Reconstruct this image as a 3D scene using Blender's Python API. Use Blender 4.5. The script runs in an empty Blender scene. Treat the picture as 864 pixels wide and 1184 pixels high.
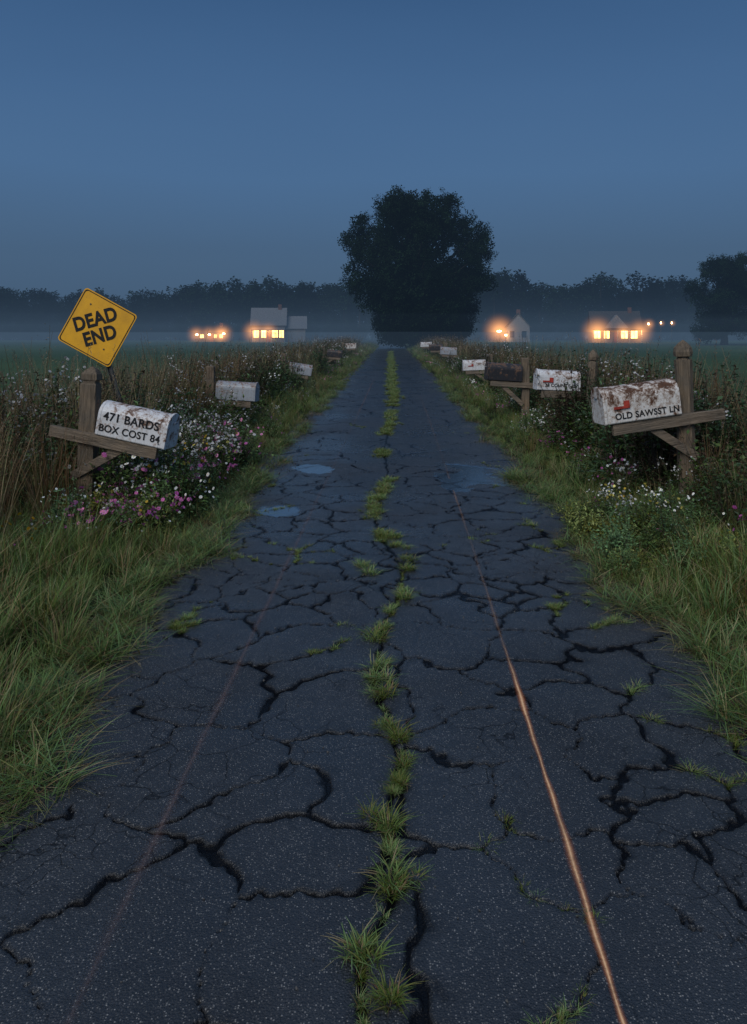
import bpy, math, random
import numpy as np
from mathutils import Vector, Matrix
random.seed(7); np.random.seed(7)
S=bpy.context.scene
COL=S.collection
R=random.uniform
def link(o,parent=None):
    COL.objects.link(o)
    if parent: o.parent=parent
    return o
def empty(name,loc=(0,0,0),rot=(0,0,0)):
    o=bpy.data.objects.new(name,None); o.location=loc; o.rotation_euler=rot; o.empty_display_size=.2
    return link(o)

# ------------------------------------------------------------ node helpers
class NT:
    def __init__(s,nt): s.nt=nt; nt.nodes.clear()
    def n(s,t,ins=None,**at):
        x=s.nt.nodes.new(t)
        for k,v in at.items(): setattr(x,k,v)
        for k,v in (ins or {}).items():
            if isinstance(v,bpy.types.NodeSocket): s.nt.links.new(v,x.inputs[k])
            else:
                if isinstance(v,(tuple,list)) and len(v)==3 and x.inputs[k].type=='RGBA': v=(*v,1)
                x.inputs[k].default_value=v
        return x
    def math(s,op,a,b=0.0,c=0.0,clamp=False):
        return s.n('ShaderNodeMath',{0:a,1:b,2:c},operation=op,use_clamp=clamp).outputs[0]
    def ramp(s,f,stops,interp='LINEAR'):
        x=s.n('ShaderNodeValToRGB',{0:f}); r=x.color_ramp; r.interpolation=interp
        while len(r.elements)<len(stops): r.elements.new(.5)
        for e,(p,c) in zip(r.elements,stops):
            e.position=p; e.color=(c,c,c,1) if not isinstance(c,(tuple,list)) else (*c,1)
        return x.outputs[0]
    def noise(s,v,scale,detail=4,rough=.55,dist=0):
        return s.n('ShaderNodeTexNoise',{'Vector':v,'Scale':scale,'Detail':detail,'Roughness':rough,'Distortion':dist}).outputs[0]
    def mix(s,f,a,b,bt='MIX'):
        x=s.nt.nodes.new('ShaderNodeMix'); x.data_type='RGBA'; x.blend_type=bt
        for k,v in ((0,f),(6,a),(7,b)):
            if isinstance(v,bpy.types.NodeSocket): s.nt.links.new(v,x.inputs[k])
            else:
                if isinstance(v,(tuple,list)) and len(v)==3: v=(*v,1)
                x.inputs[k].default_value=v
        return x.outputs[2]
    def attr(s,name): return s.n('ShaderNodeAttribute',attribute_name=name)
    def out(s,surf=None,vol=None):
        o=s.n('ShaderNodeOutputMaterial')
        if surf: s.nt.links.new(surf,o.inputs[0])
        if vol: s.nt.links.new(vol,o.inputs[1])
def newmat(name):
    m=bpy.data.materials.new(name); m.use_nodes=True
    return m,NT(m.node_tree)
def simple(name,c,rough=.6,spec=.4,var=.25,scale=6,metal=0,bump=0,bscale=60):
    m,t=newmat(name)
    co=t.n('ShaderNodeTexCoord').outputs['Object']
    f=t.noise(co,scale,6,.6)
    k=t.ramp(f,[(.3,tuple(x*(1-var) for x in c)),(.7,tuple(min(1,x*(1+var)) for x in c))])
    ins={'Base Color':k,'Roughness':rough,'Specular IOR Level':spec,'Metallic':metal}
    if bump: ins['Normal']=t.n('ShaderNodeBump',{'Height':t.noise(co,bscale,5,.6),'Strength':bump,'Distance':.01}).outputs[0]
    t.out(t.n('ShaderNodeBsdfPrincipled',ins).outputs[0])
    return m
def wood_mat(name,c,stretch=(1,1,.06)):
    m,t=newmat(name)
    co=t.n('ShaderNodeTexCoord').outputs['Object']
    mp=t.n('ShaderNodeMapping',{'Vector':co,'Scale':stretch}).outputs[0]
    g=t.noise(mp,45,8,.7,1.2); big=t.noise(co,3.5,4)
    a=t.ramp(g,[(.3,tuple(x*.18 for x in c)),(.5,c),(.72,tuple(x*1.5 for x in c))])
    a=t.mix(t.ramp(big,[(.4,0.),(.7,.75)]),a,tuple(x*.5 for x in (c[0],c[0]*.95,c[0]*.85)))
    b=t.n('ShaderNodeBump',{'Height':g,'Strength':1.,'Distance':.02}).outputs[0]
    t.out(t.n('ShaderNodeBsdfPrincipled',{'Base Color':a,'Roughness':.85,'Specular IOR Level':.2,'Normal':b}).outputs[0])
    return m
def plant_mat(name,transl=.25):
    m,t=newmat(name)
    c=t.attr('Col').outputs['Color']
    r=t.n('ShaderNodeObjectInfo').outputs['Random']
    hs=t.n('ShaderNodeHueSaturation',{'Hue':t.math('MULTIPLY_ADD',r,.05,.475),'Saturation':t.math('MULTIPLY_ADD',r,-.3,1.12),'Value':t.math('MULTIPLY_ADD',r,.8,.6),'Color':c}).outputs[0]
    p=t.n('ShaderNodeBsdfPrincipled',{'Base Color':hs,'Roughness':.5,'Specular IOR Level':.35}).outputs[0]
    tr=t.n('ShaderNodeBsdfTranslucent',{'Color':hs}).outputs[0]
    t.out(t.n('ShaderNodeMixShader',{0:transl,1:p,2:tr}).outputs[0])
    return m

# ------------------------------------------------------------ mesh builder
class MB:
    def __init__(s): s.v=[];s.f=[];s.c=[]
    def add(s,vs,fs,c):
        b=len(s.v); s.v+= [tuple(x) for x in vs]; s.f+=[tuple(b+i for i in q) for q in fs]
        if isinstance(c,list): s.c+=c
        else: s.c+=[c]*len(vs)
    def tube(s,pts,rad,n,c):
        vs=[];fs=[]
        for i,(p,r) in enumerate(zip(pts,rad)):
            p=Vector(p)
            d=(Vector(pts[min(i+1,len(pts)-1)])-Vector(pts[max(i-1,0)])).normalized()
            u=d.orthogonal().normalized() if i==0 else (u-d*u.dot(d)).normalized()
            w=d.cross(u)
            for k in range(n):
                a=2*math.pi*k/n
                vs.append(p+(u*math.cos(a)+w*math.sin(a))*r)
        for i in range(len(pts)-1):
            for k in range(n):
                fs.append((i*n+k,i*n+(k+1)%n,(i+1)*n+(k+1)%n,(i+1)*n+k))
        fs.append(tuple(range(n-1,-1,-1))); fs.append(tuple(range((len(pts)-1)*n,len(pts)*n)))
        s.add(vs,fs,c)
    def box(s,a,b,c=(1,1,1)):
        x0,y0,z0=a;x1,y1,z1=b
        s.add([(x0,y0,z0),(x1,y0,z0),(x1,y1,z0),(x0,y1,z0),(x0,y0,z1),(x1,y0,z1),(x1,y1,z1),(x0,y1,z1)],
              [(3,2,1,0),(4,5,6,7),(0,1,5,4),(1,2,6,5),(2,3,7,6),(3,0,4,7)],c)
    def blade(s,base,az,h,lean,w,c0,c1,seg=3,curl=1.8):
        dx,dy=math.cos(az),math.sin(az); px,py=-dy,dx
        tw=R(-.6,.6); px,py=px*math.cos(tw)-py*math.sin(tw),px*math.sin(tw)+py*math.cos(tw)
        vs=[];cs=[]
        for i in range(seg+1):
            t=i/seg; off=lean*t**curl; z=h*(t-.25*(lean/h if h else 0)*t*t*min(1,lean/h))
            ww=w*(1-t**1.6)*.5+.0003
            cx=base[0]+dx*off; cy=base[1]+dy*off
            vs+=[(cx-px*ww,cy-py*ww,base[2]+z),(cx+px*ww,cy+py*ww,base[2]+z)]
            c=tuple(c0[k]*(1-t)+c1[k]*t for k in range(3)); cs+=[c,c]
        s.add(vs,[(2*i,2*i+1,2*i+3,2*i+2) for i in range(seg)],cs)
    def leaf(s,p,d,l,w,c):
        d=Vector(d).normalized(); p=Vector(p)
        u=d.cross(Vector((R(-.3,.3),R(-.3,.3),1))).normalized(); nrm=u.cross(d)
        vs=[p,p+d*l*.45+u*w*.5+nrm*w*.15,p+d*l-nrm*l*.12,p+d*l*.45-u*w*.5+nrm*w*.15]
        s.add(vs,[(0,1,2),(0,2,3)],c)
    def mesh(s,name,mat=None,smooth=False):
        m=bpy.data.meshes.new(name); m.from_pydata(s.v,[],s.f)
        if s.c:
            a=m.color_attributes.new('Col','FLOAT_COLOR','POINT')
            arr=np.ones((len(s.v),4),np.float32); arr[:,:3]=np.array(s.c,np.float32); a.data.foreach_set('color',arr.ravel())
        if mat: m.materials.append(mat)
        if smooth: m.polygons.foreach_set('use_smooth',[True]*len(m.polygons))
        m.update(); return m
    def obj(s,name,mat=None,parent=None,smooth=False,bevel=0,loc=(0,0,0),rot=(0,0,0)):
        o=bpy.data.objects.new(name,s.mesh(name,mat,smooth)); o.location=loc;o.rotation_euler=rot
        link(o,parent)
        if bevel:
            b=o.modifiers.new('bevel','BEVEL'); b.width=bevel; b.segments=2; b.limit_method='ANGLE'
        return o
def jit(c,a=.25):
    k=1+R(-a,a); return (c[0]*k*(1+R(-.12,.12)),c[1]*k,c[2]*k*(1+R(-.15,.15)))

# ------------------------------------------------------------ instancing
def make_coll(name,meshes):
    c=bpy.data.collections.new(name)
    for i,m in enumerate(meshes):
        o=bpy.data.objects.new('%s_src_%02d'%(name,i),m); c.objects.link(o)
    return c
def scatter(name,coll,pts,parent=None,loc=(0,0,0)):
    a=np.array(pts,np.float32)
    m=bpy.data.meshes.new(name); m.vertices.add(len(a)); m.vertices.foreach_set('co',a[:,:3].ravel())
    r=m.attributes.new('rot','FLOAT_VECTOR','POINT'); r.data.foreach_set('vector',a[:,3:6].ravel())
    q=m.attributes.new('scl','FLOAT','POINT'); q.data.foreach_set('value',a[:,6].copy())
    d=m.attributes.new('idx','INT','POINT'); d.data.foreach_set('value',a[:,7].astype(np.int32))
    o=bpy.data.objects.new(name,m); o.location=loc; link(o,parent)
    g=bpy.data.node_groups.new(name+'_gn','GeometryNodeTree')
    g.interface.new_socket('Geometry',in_out='INPUT',socket_type='NodeSocketGeometry')
    g.interface.new_socket('Geometry',in_out='OUTPUT',socket_type='NodeSocketGeometry')
    I=g.nodes.new('NodeGroupInput');O=g.nodes.new('NodeGroupOutput')
    iop=g.nodes.new('GeometryNodeInstanceOnPoints'); ci=g.nodes.new('GeometryNodeCollectionInfo')
    ci.inputs[0].default_value=coll; ci.inputs['Separate Children'].default_value=True; ci.inputs['Reset Children'].default_value=True
    def na(nm,ty):
        x=g.nodes.new('GeometryNodeInputNamedAttribute'); x.data_type=ty; x.inputs[0].default_value=nm
        return [s for s in x.outputs if s.enabled and s.name=='Attribute'][0]
    L=g.links.new
    L(I.outputs[0],iop.inputs['Points']); L(ci.outputs[0],iop.inputs['Instance'])
    iop.inputs['Pick Instance'].default_value=True
    L(na('idx','INT'),iop.inputs['Instance Index'])
    L(na('rot','FLOAT_VECTOR'),iop.inputs['Rotation']); L(na('scl','FLOAT'),iop.inputs['Scale'])
    L(iop.outputs[0],O.inputs[0])
    md=o.modifiers.new('scatter','NODES'); md.node_group=g
    return o

# ------------------------------------------------------------ camera
cam=bpy.data.cameras.new('camera'); co=bpy.data.objects.new('camera',cam); link(co)
H=1.8
co.location=(0,0,H); co.rotation_euler=(math.pi/2,0,0)
cam.sensor_fit='VERTICAL'; cam.sensor_height=36; cam.sensor_width=36
cam.lens=36*900/1184; cam.shift_y=-207/1184; cam.shift_x=-20/1184; cam.clip_end=4000; cam.clip_start=.05
S.camera=co
S.view_settings.view_transform='Standard'; S.view_settings.look='None'; S.view_settings.exposure=0

# ------------------------------------------------------------ world + sun
SUN_EL=math.radians(38); SUN_AZ=math.radians(205)
w=bpy.data.worlds.new('World'); S.world=w; w.use_nodes=True
t=NT(w.node_tree)
tc=t.n('ShaderNodeTexCoord').outputs['Generated']
z=t.n('ShaderNodeSeparateXYZ',{0:tc}).outputs[2]
cl=t.n('ShaderNodeMapping',{'Vector':tc,'Scale':(1,1,4)}).outputs[0]
zz=t.math('ADD',z,t.math('MULTIPLY',t.math('SUBTRACT',t.noise(cl,1.6,3,.5),.5),.06))
c=t.ramp(zz,[(0,(.062,.112,.185)),(.09,(.078,.152,.265)),(.2,(.076,.172,.340)),(.29,(.060,.144,.302)),(.40,(.038,.102,.232)),(.6,(.08,.15,.29)),(1,(.20,.28,.42))])
b1=t.n('ShaderNodeBackground',{'Color':c,'Strength':1.0}).outputs[0]
sk=t.n('ShaderNodeTexSky',sky_type='NISHITA',sun_disc=False,sun_elevation=SUN_EL,sun_rotation=SUN_AZ)
b2=t.n('ShaderNodeBackground',{'Color':sk.outputs[0],'Strength':.0012}).outputs[0]
ad=t.n('ShaderNodeAddShader',{0:b1,1:b2}).outputs[0]
o=t.n('ShaderNodeOutputWorld'); w.node_tree.links.new(ad,o.inputs[0])
sl=bpy.data.lights.new('sun','SUN'); sl.energy=1.75; sl.angle=math.radians(40); sl.color=(1,.97,.90)
so=bpy.data.objects.new('sun',sl); link(so)
d=Vector((math.sin(SUN_AZ)*math.cos(SUN_EL),math.cos(SUN_AZ)*math.cos(SUN_EL),math.sin(SUN_EL)))
so.rotation_euler=d.to_track_quat('Z','Y').to_euler(); so.location=d*30

# ------------------------------------------------------------ haze volumes (mist boxes that absorb and emit a set colour instead of scattering light)
def haze(name,a,b,dens,C):
    m,t=newmat(name)
    ab=t.n('ShaderNodeVolumeAbsorption',{'Color':(0,0,0),'Density':dens}).outputs[0]
    em=t.n('ShaderNodeEmission',{'Color':C,'Strength':dens}).outputs[0]
    t.out(None,t.n('ShaderNodeAddShader',{0:ab,1:em}).outputs[0])
    mb=MB(); mb.box(a,b); mb.obj(name,m)
HZ=(.048,.088,.150)
haze('haze',(-600,18,-1),(600,420,48),.0018,HZ)
MC=(.070,.114,.172)
haze('ground_mist',(-500,50,-.5),(500,400,1.9),.0034,MC)
haze('ground_mist',(-490,75,-.45),(490,395,3.8),.0021,MC)
haze('ground_mist',(-480,105,-.4),(480,390,6.6),.0016,MC)
haze('ground_mist',(-470,120,-.35),(470,385,10.),.0009,(.062,.104,.160))

# ------------------------------------------------------------ numpy noise
def snoise(x,y,freq,seed,k=7):
    rs=np.random.RandomState(seed); s=np.zeros_like(x)
    for i in range(k):
        a=rs.uniform(0,6.283); f=freq*rs.uniform(.6,1.6); ph=rs.uniform(0,6.283)
        s+=np.sin((x*math.cos(a)+y*math.sin(a))*f*6.283+ph)
    return s/math.sqrt(k)
def sst(a,b,x):
    t=np.clip((x-a)/(b-a),0,1); return t*t*(3-2*t)

# ------------------------------------------------------------ road
ys=list(np.arange(-7,1.4,.06)); y=1.4
while y<130: ys.append(y); y+=max(.009,y*.0037)
ys=np.array(ys); xs=np.linspace(-2.15,2.15,380)
X,Y=np.meshgrid(xs,ys)
seeds=[(-.78,2.33),(-.19,2.25),(.28,2.45),(.8,2.25),(1.25,2.1),(-1.41,3.05),(-.76,3.2),(-.15,3.15),(.22,3.1),(.69,3.05),(1.12,2.8),(-.28,2.7),(.62,2.62),
(-1.4,3.56),(-.87,3.92),(-.25,3.85),(.37,3.85),(.9,3.9),(1.47,3.8),(-1.45,4.5),(-.57,4.5),(.3,4.62),(.86,4.45),(1.36,4.65),(-1.0,4.75),(1.3,3.3),(1.5,2.95),
(-1.3,2.1),(-1.9,2.7),(1.75,3.2),(1.9,2.4),(-.5,1.5),(.5,1.45),(-1.3,1.2),(1.3,1.3),(-1.7,3.9),(-1.75,3.3),(1.7,4.3),
(-1.1,2.65),(.95,2.5),(.45,3.45),(1.15,3.05),(-.5,2.95),(.75,4.15),(-.35,4.3),(1.15,4.2),(.98,3.35),(1.22,2.62),(1.42,2.42)]
rs=np.random.RandomState(11)
def fill(y0,y1,dx,dy):
    yy=y0
    while yy<y1:
        off=rs.uniform(0,dx); xx=-2.3+off
        while xx<2.4:
            seeds.append((xx+rs.uniform(-.42,.42)*dx,yy+rs.uniform(-.5,.5)*dy)); xx+=dx*rs.uniform(.55,1.5)
        yy+=dy
fill(-7,.9,.8,.7); fill(5.05,6.5,.33,.24); fill(6.6,9.4,.44,.46); fill(9.6,14,.5,.8); fill(14.5,45,.65,1.3); fill(46,130,.9,4)
seeds=np.array(seeds)
Wx=X+.065*snoise(X,Y,1.1,1)+.026*snoise(X,Y,3.6,2)+.010*snoise(X,Y,12,3)
Wy=Y+.065*snoise(X,Y,1.1,4)+.026*snoise(X,Y,3.6,5)+.010*snoise(X,Y,12,6)
E=np.full(X.shape,9.,np.float64)
for i in range(0,len(ys),12):
    j=min(i+12,len(ys)); lo,hi=ys[i]-6,ys[j-1]+6
    sub=seeds[(seeds[:,1]>lo)&(seeds[:,1]<hi)] if ys[i]>20 else seeds[(seeds[:,1]>ys[i]-2)&(seeds[:,1]<ys[j-1]+2.5)]
    px=Wx[i:j].ravel()[:,None];py=Wy[i:j].ravel()[:,None]
    D=(px-sub[:,0])**2+(py-sub[:,1])**2
    o2=np.argpartition(D,1,axis=1)[:,:2]
    r=np.arange(len(D)); d0=D[r,o2[:,0]];d1=D[r,o2[:,1]]
    sw=d0>d1; a_=np.where(sw,o2[:,1],o2[:,0]); b_=np.where(sw,o2[:,0],o2[:,1])
    dist=np.abs(d1-d0)/(2*np.linalg.norm(sub[a_]-sub[b_],axis=1)+1e-6)
    E[i:j]=dist.reshape(j-i,-1)
wid=.0085*np.clip(.90+.55*snoise(X,Y,.8,21)+.25*snoise(X,Y,4,22),.22,2.0)
wid*=(1+np.clip((Y-8)/20,0,1.3))
CR=E/wid
cpts=[(-7,0),(0,-.05),(1.6,-.02),(2.23,-.09),(2.54,.04),(2.87,-.04),(3.27,.065),(3.48,.01),(4.0,-.075),(4.63,-.06),(5.3,.06),(6,.10),(6.5,-.02),(6.9,-.09),(7.5,-.15),(8.5,-.11),(10,-.04),(12,-.1),(15,-.02),(19,.06),(30,.05),(60,0),(130,0)]
cy=np.array([p[0] for p in cpts]);cx=np.array([p[1] for p in cpts])
def centre(yy): return np.interp(yy,cy,cx)
dC=np.abs(X+.012*snoise(X,Y,4.5,2)-centre(Y+.02*snoise(X,Y,4.5,5)))
CR=np.minimum(CR,dC/(.011*np.clip(1+.4*snoise(X,Y,2,31),.4,2)))
CR=np.clip(CR,0,12)
wl=1.62+.08*snoise(X,Y,.5,41)+.05*snoise(X,Y,2.5,42); wr=1.70+.08*snoise(X,Y,.45,43)+.05*snoise(X,Y,2.3,44)
EDG=np.where(X<0,-X-wl,X-wr)
def pud(x0,y0,rx,ry):
    q=((X-x0)/rx)**2+((Y-y0)/ry)**2
    return 1-np.sqrt(q)+.3*snoise(X,Y,1.6,51)+.1*snoise(X,Y,5,52)
PU=np.maximum.reduce([pud(1.05,9.7,.46,.80),pud(-1.22,7.85,.30,.28),pud(-1.05,10.4,.26,.45)])
Z=-.016*np.clip(1-CR/1.6,0,1)**.8 +.006*snoise(X,Y,.35,61)+.0025*snoise(X,Y,1.3,62)
Z=np.where(PU>.1,-.004,Z)
Z-=.085*sst(1.74,2.12,np.abs(X))
nx,ny=len(xs),len(ys)
V=np.stack([X,Y,Z],-1).reshape(-1,3).astype(np.float32)
m=bpy.data.meshes.new('road'); m.vertices.add(nx*ny); m.vertices.foreach_set('co',V.ravel())
ii=(np.arange(ny-1)[:,None]*nx+np.arange(nx-1)[None,:]).ravel()
F=np.stack([ii,ii+1,ii+nx+1,ii+nx],-1).astype(np.int32)
m.loops.add(F.size); m.loops.foreach_set('vertex_index',F.ravel())
m.polygons.add(len(F)); m.polygons.foreach_set('loop_start',np.arange(0,F.size,4,dtype=np.int32))
m.update(calc_edges=True); m.polygons.foreach_set('use_smooth',np.ones(len(F),bool))
for nm,A in (('crack',CR),('edge',EDG),('puddle',PU)):
    a=m.attributes.new(nm,'FLOAT','POINT'); a.data.foreach_set('value',A.ravel().astype(np.float32))
m.validate()
road=bpy.data.objects.new('road',m); link(road)
mt,t=newmat('asphalt')
co_=t.n('ShaderNodeTexCoord').outputs['Object']
cr=t.attr('crack').outputs['Fac']; ed=t.attr('edge').outputs['Fac']; pu=t.attr('puddle').outputs['Fac']
crn=t.math('ADD',cr,t.math('MULTIPLY',t.math('SUBTRACT',t.noise(co_,60,4,.75),.5),1.8))
crk=t.ramp(t.math('DIVIDE',crn,6.),[(.15,1.),(.23,.55),(.42,.22),(.95,0.)])
crh=t.ramp(t.math('DIVIDE',crn,6.),[(.12,1.),(.30,0.)])
def hairs(scale,off,thr,wd):
    wv=t.n('ShaderNodeVectorMath',{0:co_,1:t.n('ShaderNodeVectorMath',{0:t.n('ShaderNodeTexNoise',{'Vector':co_,'Scale':5.,'Detail':4.}).outputs[1],'Scale':.22},operation='SCALE').outputs[0]},operation='ADD').outputs[0]
    hv=t.n('ShaderNodeTexVoronoi',{'Vector':wv,'Scale':scale},feature='DISTANCE_TO_EDGE').outputs['Distance']
    hm=t.ramp(t.noise(t.n('ShaderNodeMapping',{'Vector':co_,'Location':(off,off,0)}).outputs[0],.9,3),[(thr,0.),(thr+.08,1.)])
    return t.math('MULTIPLY',t.ramp(hv,[(.0,.85),(wd,0.)]),hm)
hair=t.math('MAXIMUM',hairs(7.,0,.54,.030),hairs(4.,5,.50,.022))
big=t.noise(co_,.9,5,.6); mid=t.noise(co_,9,6,.65); fine=t.noise(co_,200,3,.8)
ag=t.n('ShaderNodeTexVoronoi',{'Vector':co_,'Scale':150.}); agc=t.n('ShaderNodeSeparateXYZ',{0:ag.outputs['Color']}).outputs[0]
base=t.ramp(big,[(.32,(.026,.027,.030)),(.68,(.064,.065,.069))])
base=t.mix(t.ramp(mid,[(.35,.0),(.7,.65)]),base,(.018,.019,.021))
stone=t.math('MULTIPLY',t.ramp(agc,[(.66,0.),(.97,1.)]),t.ramp(ag.outputs['Distance'],[(.2,1.),(.5,0.)]))
base=t.mix(t.math('MULTIPLY',stone,.9),base,(.46,.44,.41))
base=t.mix(t.ramp(fine,[(.38,.8),(.6,0.)]),base,(.008,.009,.011))
base=t.mix(hair,base,(.005,.005,.006))
base=t.mix(crk,base,(.003,.003,.004))
edn=t.math('ADD',ed,t.math('MULTIPLY',t.math('SUBTRACT',t.noise(co_,14,5,.7),.5),.30))
soil=t.ramp(t.noise(co_,40,6,.7),[(.35,(.014,.011,.008)),(.65,(.070,.052,.032))])
base=t.mix(t.ramp(edn,[(0,0.),(.035,1.)]),base,soil)
pm=t.ramp(pu,[(.0,0.),(.14,.8),(.28,1.)])
base=t.mix(t.math('MULTIPLY',pm,.6),base,(.02,.022,.027))
damp=t.ramp(t.noise(co_,.55,4,.6),[(.36,0.),(.60,1.)])
rgh=t.math('ADD',t.math('MULTIPLY_ADD',mid,.22,.30),t.math('MULTIPLY',damp,-.15))
rough=t.math('MAXIMUM',t.math('MULTIPLY_ADD',pm,-.30,rgh),.12)
hgt=t.math('ADD',t.math('MULTIPLY',fine,.5),t.math('ADD',t.math('MULTIPLY',ag.outputs['Distance'],-.8),t.math('ADD',t.math('MULTIPLY',mid,1.1),t.math('ADD',t.math('MULTIPLY',hair,-.5),t.math('MULTIPLY',crh,-1.2)))))
bmp=t.n('ShaderNodeBump',{'Height':hgt,'Strength':t.math('MULTIPLY_ADD',pm,-.68,.76),'Distance':.005}).outputs[0]
notcrack=t.math('SUBTRACT',1.,t.math('MAXIMUM',t.math('MAXIMUM',crk,hair),t.ramp(edn,[(0,0.),(.035,1.)])))
spec=t.math('ADD',t.math('MULTIPLY_ADD',notcrack,.50,.03),t.math('ADD',t.math('MULTIPLY',pm,.47),t.math('MULTIPLY',damp,.25)))
spec=t.math('MINIMUM',spec,1.)
# thin film of water: full in puddles, partial on the damp wheel tracks
ct=t.math('MULTIPLY',notcrack,t.math('MAXIMUM',pm,t.math('MULTIPLY',damp,.35)))
t.out(t.n('ShaderNodeBsdfPrincipled',{'Base Color':base,'Roughness':rough,'Specular IOR Level':spec,'Normal':bmp,
   'Coat Weight':ct,'Coat Roughness':.16,'Coat IOR':1.5}).outputs[0])
m.materials.append(mt)

# thin streaks on the asphalt; the orange one is reflected light put into colour
def line_mat(name,c0,c1,op,breakup):
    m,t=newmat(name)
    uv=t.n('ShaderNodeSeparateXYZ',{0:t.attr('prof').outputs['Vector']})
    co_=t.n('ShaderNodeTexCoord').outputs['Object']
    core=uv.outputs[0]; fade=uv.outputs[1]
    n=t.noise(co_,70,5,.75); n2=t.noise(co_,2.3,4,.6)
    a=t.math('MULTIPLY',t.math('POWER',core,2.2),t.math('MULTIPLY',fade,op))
    a=t.math('MULTIPLY',a,t.ramp(n,[(.32,breakup),(.55,1.)]))
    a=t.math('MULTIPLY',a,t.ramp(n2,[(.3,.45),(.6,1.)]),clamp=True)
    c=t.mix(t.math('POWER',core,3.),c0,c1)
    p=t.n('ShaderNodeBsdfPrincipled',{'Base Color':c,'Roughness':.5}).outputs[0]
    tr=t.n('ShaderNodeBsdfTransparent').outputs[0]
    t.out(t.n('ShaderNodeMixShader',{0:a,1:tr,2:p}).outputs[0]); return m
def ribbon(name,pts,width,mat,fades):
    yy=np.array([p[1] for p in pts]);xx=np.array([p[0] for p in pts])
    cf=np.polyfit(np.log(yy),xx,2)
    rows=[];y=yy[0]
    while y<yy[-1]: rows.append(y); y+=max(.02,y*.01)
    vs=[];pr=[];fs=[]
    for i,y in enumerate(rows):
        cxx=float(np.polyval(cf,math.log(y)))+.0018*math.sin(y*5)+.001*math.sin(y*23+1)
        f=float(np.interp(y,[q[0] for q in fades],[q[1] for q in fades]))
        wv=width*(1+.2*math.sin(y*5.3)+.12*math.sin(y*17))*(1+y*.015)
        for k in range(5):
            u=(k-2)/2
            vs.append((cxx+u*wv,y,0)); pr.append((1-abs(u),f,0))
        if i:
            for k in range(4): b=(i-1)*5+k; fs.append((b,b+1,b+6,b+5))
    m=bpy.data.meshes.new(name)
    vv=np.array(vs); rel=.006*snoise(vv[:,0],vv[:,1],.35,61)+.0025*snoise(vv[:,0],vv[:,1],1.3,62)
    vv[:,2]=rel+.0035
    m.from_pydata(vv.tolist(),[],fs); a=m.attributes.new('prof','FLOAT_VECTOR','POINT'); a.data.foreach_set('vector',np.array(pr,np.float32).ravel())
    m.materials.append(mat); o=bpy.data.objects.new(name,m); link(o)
ribbon('road_streak',[(.60,1.6),(.615,2.03),(.646,4.44),(.70,9.26),(.88,21.6),(.93,40)],.020,line_mat('painted_orange_glow',(.62,.17,.05),(1.,.62,.33),1.45,.5),
   [(1.6,1),(3.8,1),(4.5,.14),(7,.06),(8,.16),(9.3,.14),(10.5,.03),(18,.08),(24,.0),(40,.0)])  # light glinting along a crack, laid on as bright orange colour
ribbon('road_streak',[(-.84,1.6),(-.83,2.1),(-.82,4.8),(-.79,9.3),(-.66,30)],.034,line_mat('faint_red_streak',(.22,.11,.09),(.36,.22,.19),.26,.1),
   [(1.6,.4),(3,1),(6,1),(9,.5),(14,.2),(22,1.6),(30,1.)])  # faint reddish streak along the left wheel path

# ------------------------------------------------------------ ground
mt,t=newmat('field_soil_and_grass')
co_=t.n('ShaderNodeTexCoord').outputs['Object']
sp=t.n('ShaderNodeSeparateXYZ',{0:co_})
ax=t.math('ABSOLUTE',sp.outputs[0])
mp=t.n('ShaderNodeMapping',{'Vector':co_,'Scale':(1,.4,1)}).outputs[0]
n1=t.noise(mp,.05,5,.6);n2=t.noise(co_,2.2,7,.75)
g=t.ramp(n1,[(.35,(.058,.108,.054)),(.65,(.092,.152,.072))])
g=t.mix(t.ramp(n2,[(.3,.6),(.65,0.)]),g,(.030,.066,.036))
near=t.ramp(t.noise(co_,25,6,.7),[(.35,(.010,.012,.006)),(.7,(.045,.055,.022))])
g=t.mix(t.ramp(t.math('DIVIDE',ax,10.),[(.5,1.),(.7,0.)]),g,near)
b=t.n('ShaderNodeBump',{'Height':t.noise(co_,5,7,.8),'Strength':.7,'Distance':.3}).outputs[0]
t.out(t.n('ShaderNodeBsdfPrincipled',{'Base Color':g,'Roughness':.9,'Specular IOR Level':.1,'Normal':b}).outputs[0])
gb=MB()
GZ=-.03
gb.add([(-2500,-300,GZ),(2500,-300,GZ),(2500,3000,GZ),(-2500,3000,GZ)],[(0,1,2,3)],(1,1,1))
gb.obj('ground',mt)

# ------------------------------------------------------------ plants
PM=plant_mat('leaf_blade'); PM2=plant_mat('weed_leaf',.2)
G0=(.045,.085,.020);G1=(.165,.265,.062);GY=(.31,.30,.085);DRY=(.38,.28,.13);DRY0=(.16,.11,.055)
def grass_clump(n,r,h0,h1,dry=.08,w=.006,g0=None,lean=(.15,1.1)):
    mb=MB()
    for i in range(n):
        a=R(0,6.283);q=r*math.sqrt(R(0,1)); h=R(h0,h1)
        if R(0,1)<dry: c0,c1=DRY0,jit(DRY)
        else: c0,c1=jit(g0 or G0),jit(G1 if R(0,1)<.72 else GY)
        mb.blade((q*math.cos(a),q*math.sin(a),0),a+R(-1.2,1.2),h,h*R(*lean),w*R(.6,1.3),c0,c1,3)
    return mb.mesh('grass_clump',PM)
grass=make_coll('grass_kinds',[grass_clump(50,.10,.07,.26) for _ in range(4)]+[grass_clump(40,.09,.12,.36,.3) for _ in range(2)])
tuft=make_coll('tuft_kinds',[grass_clump(60,.032,.015,.060,.15,.0040,(.10,.15,.03),(.4,1.9)) for _ in range(4)])
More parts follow.
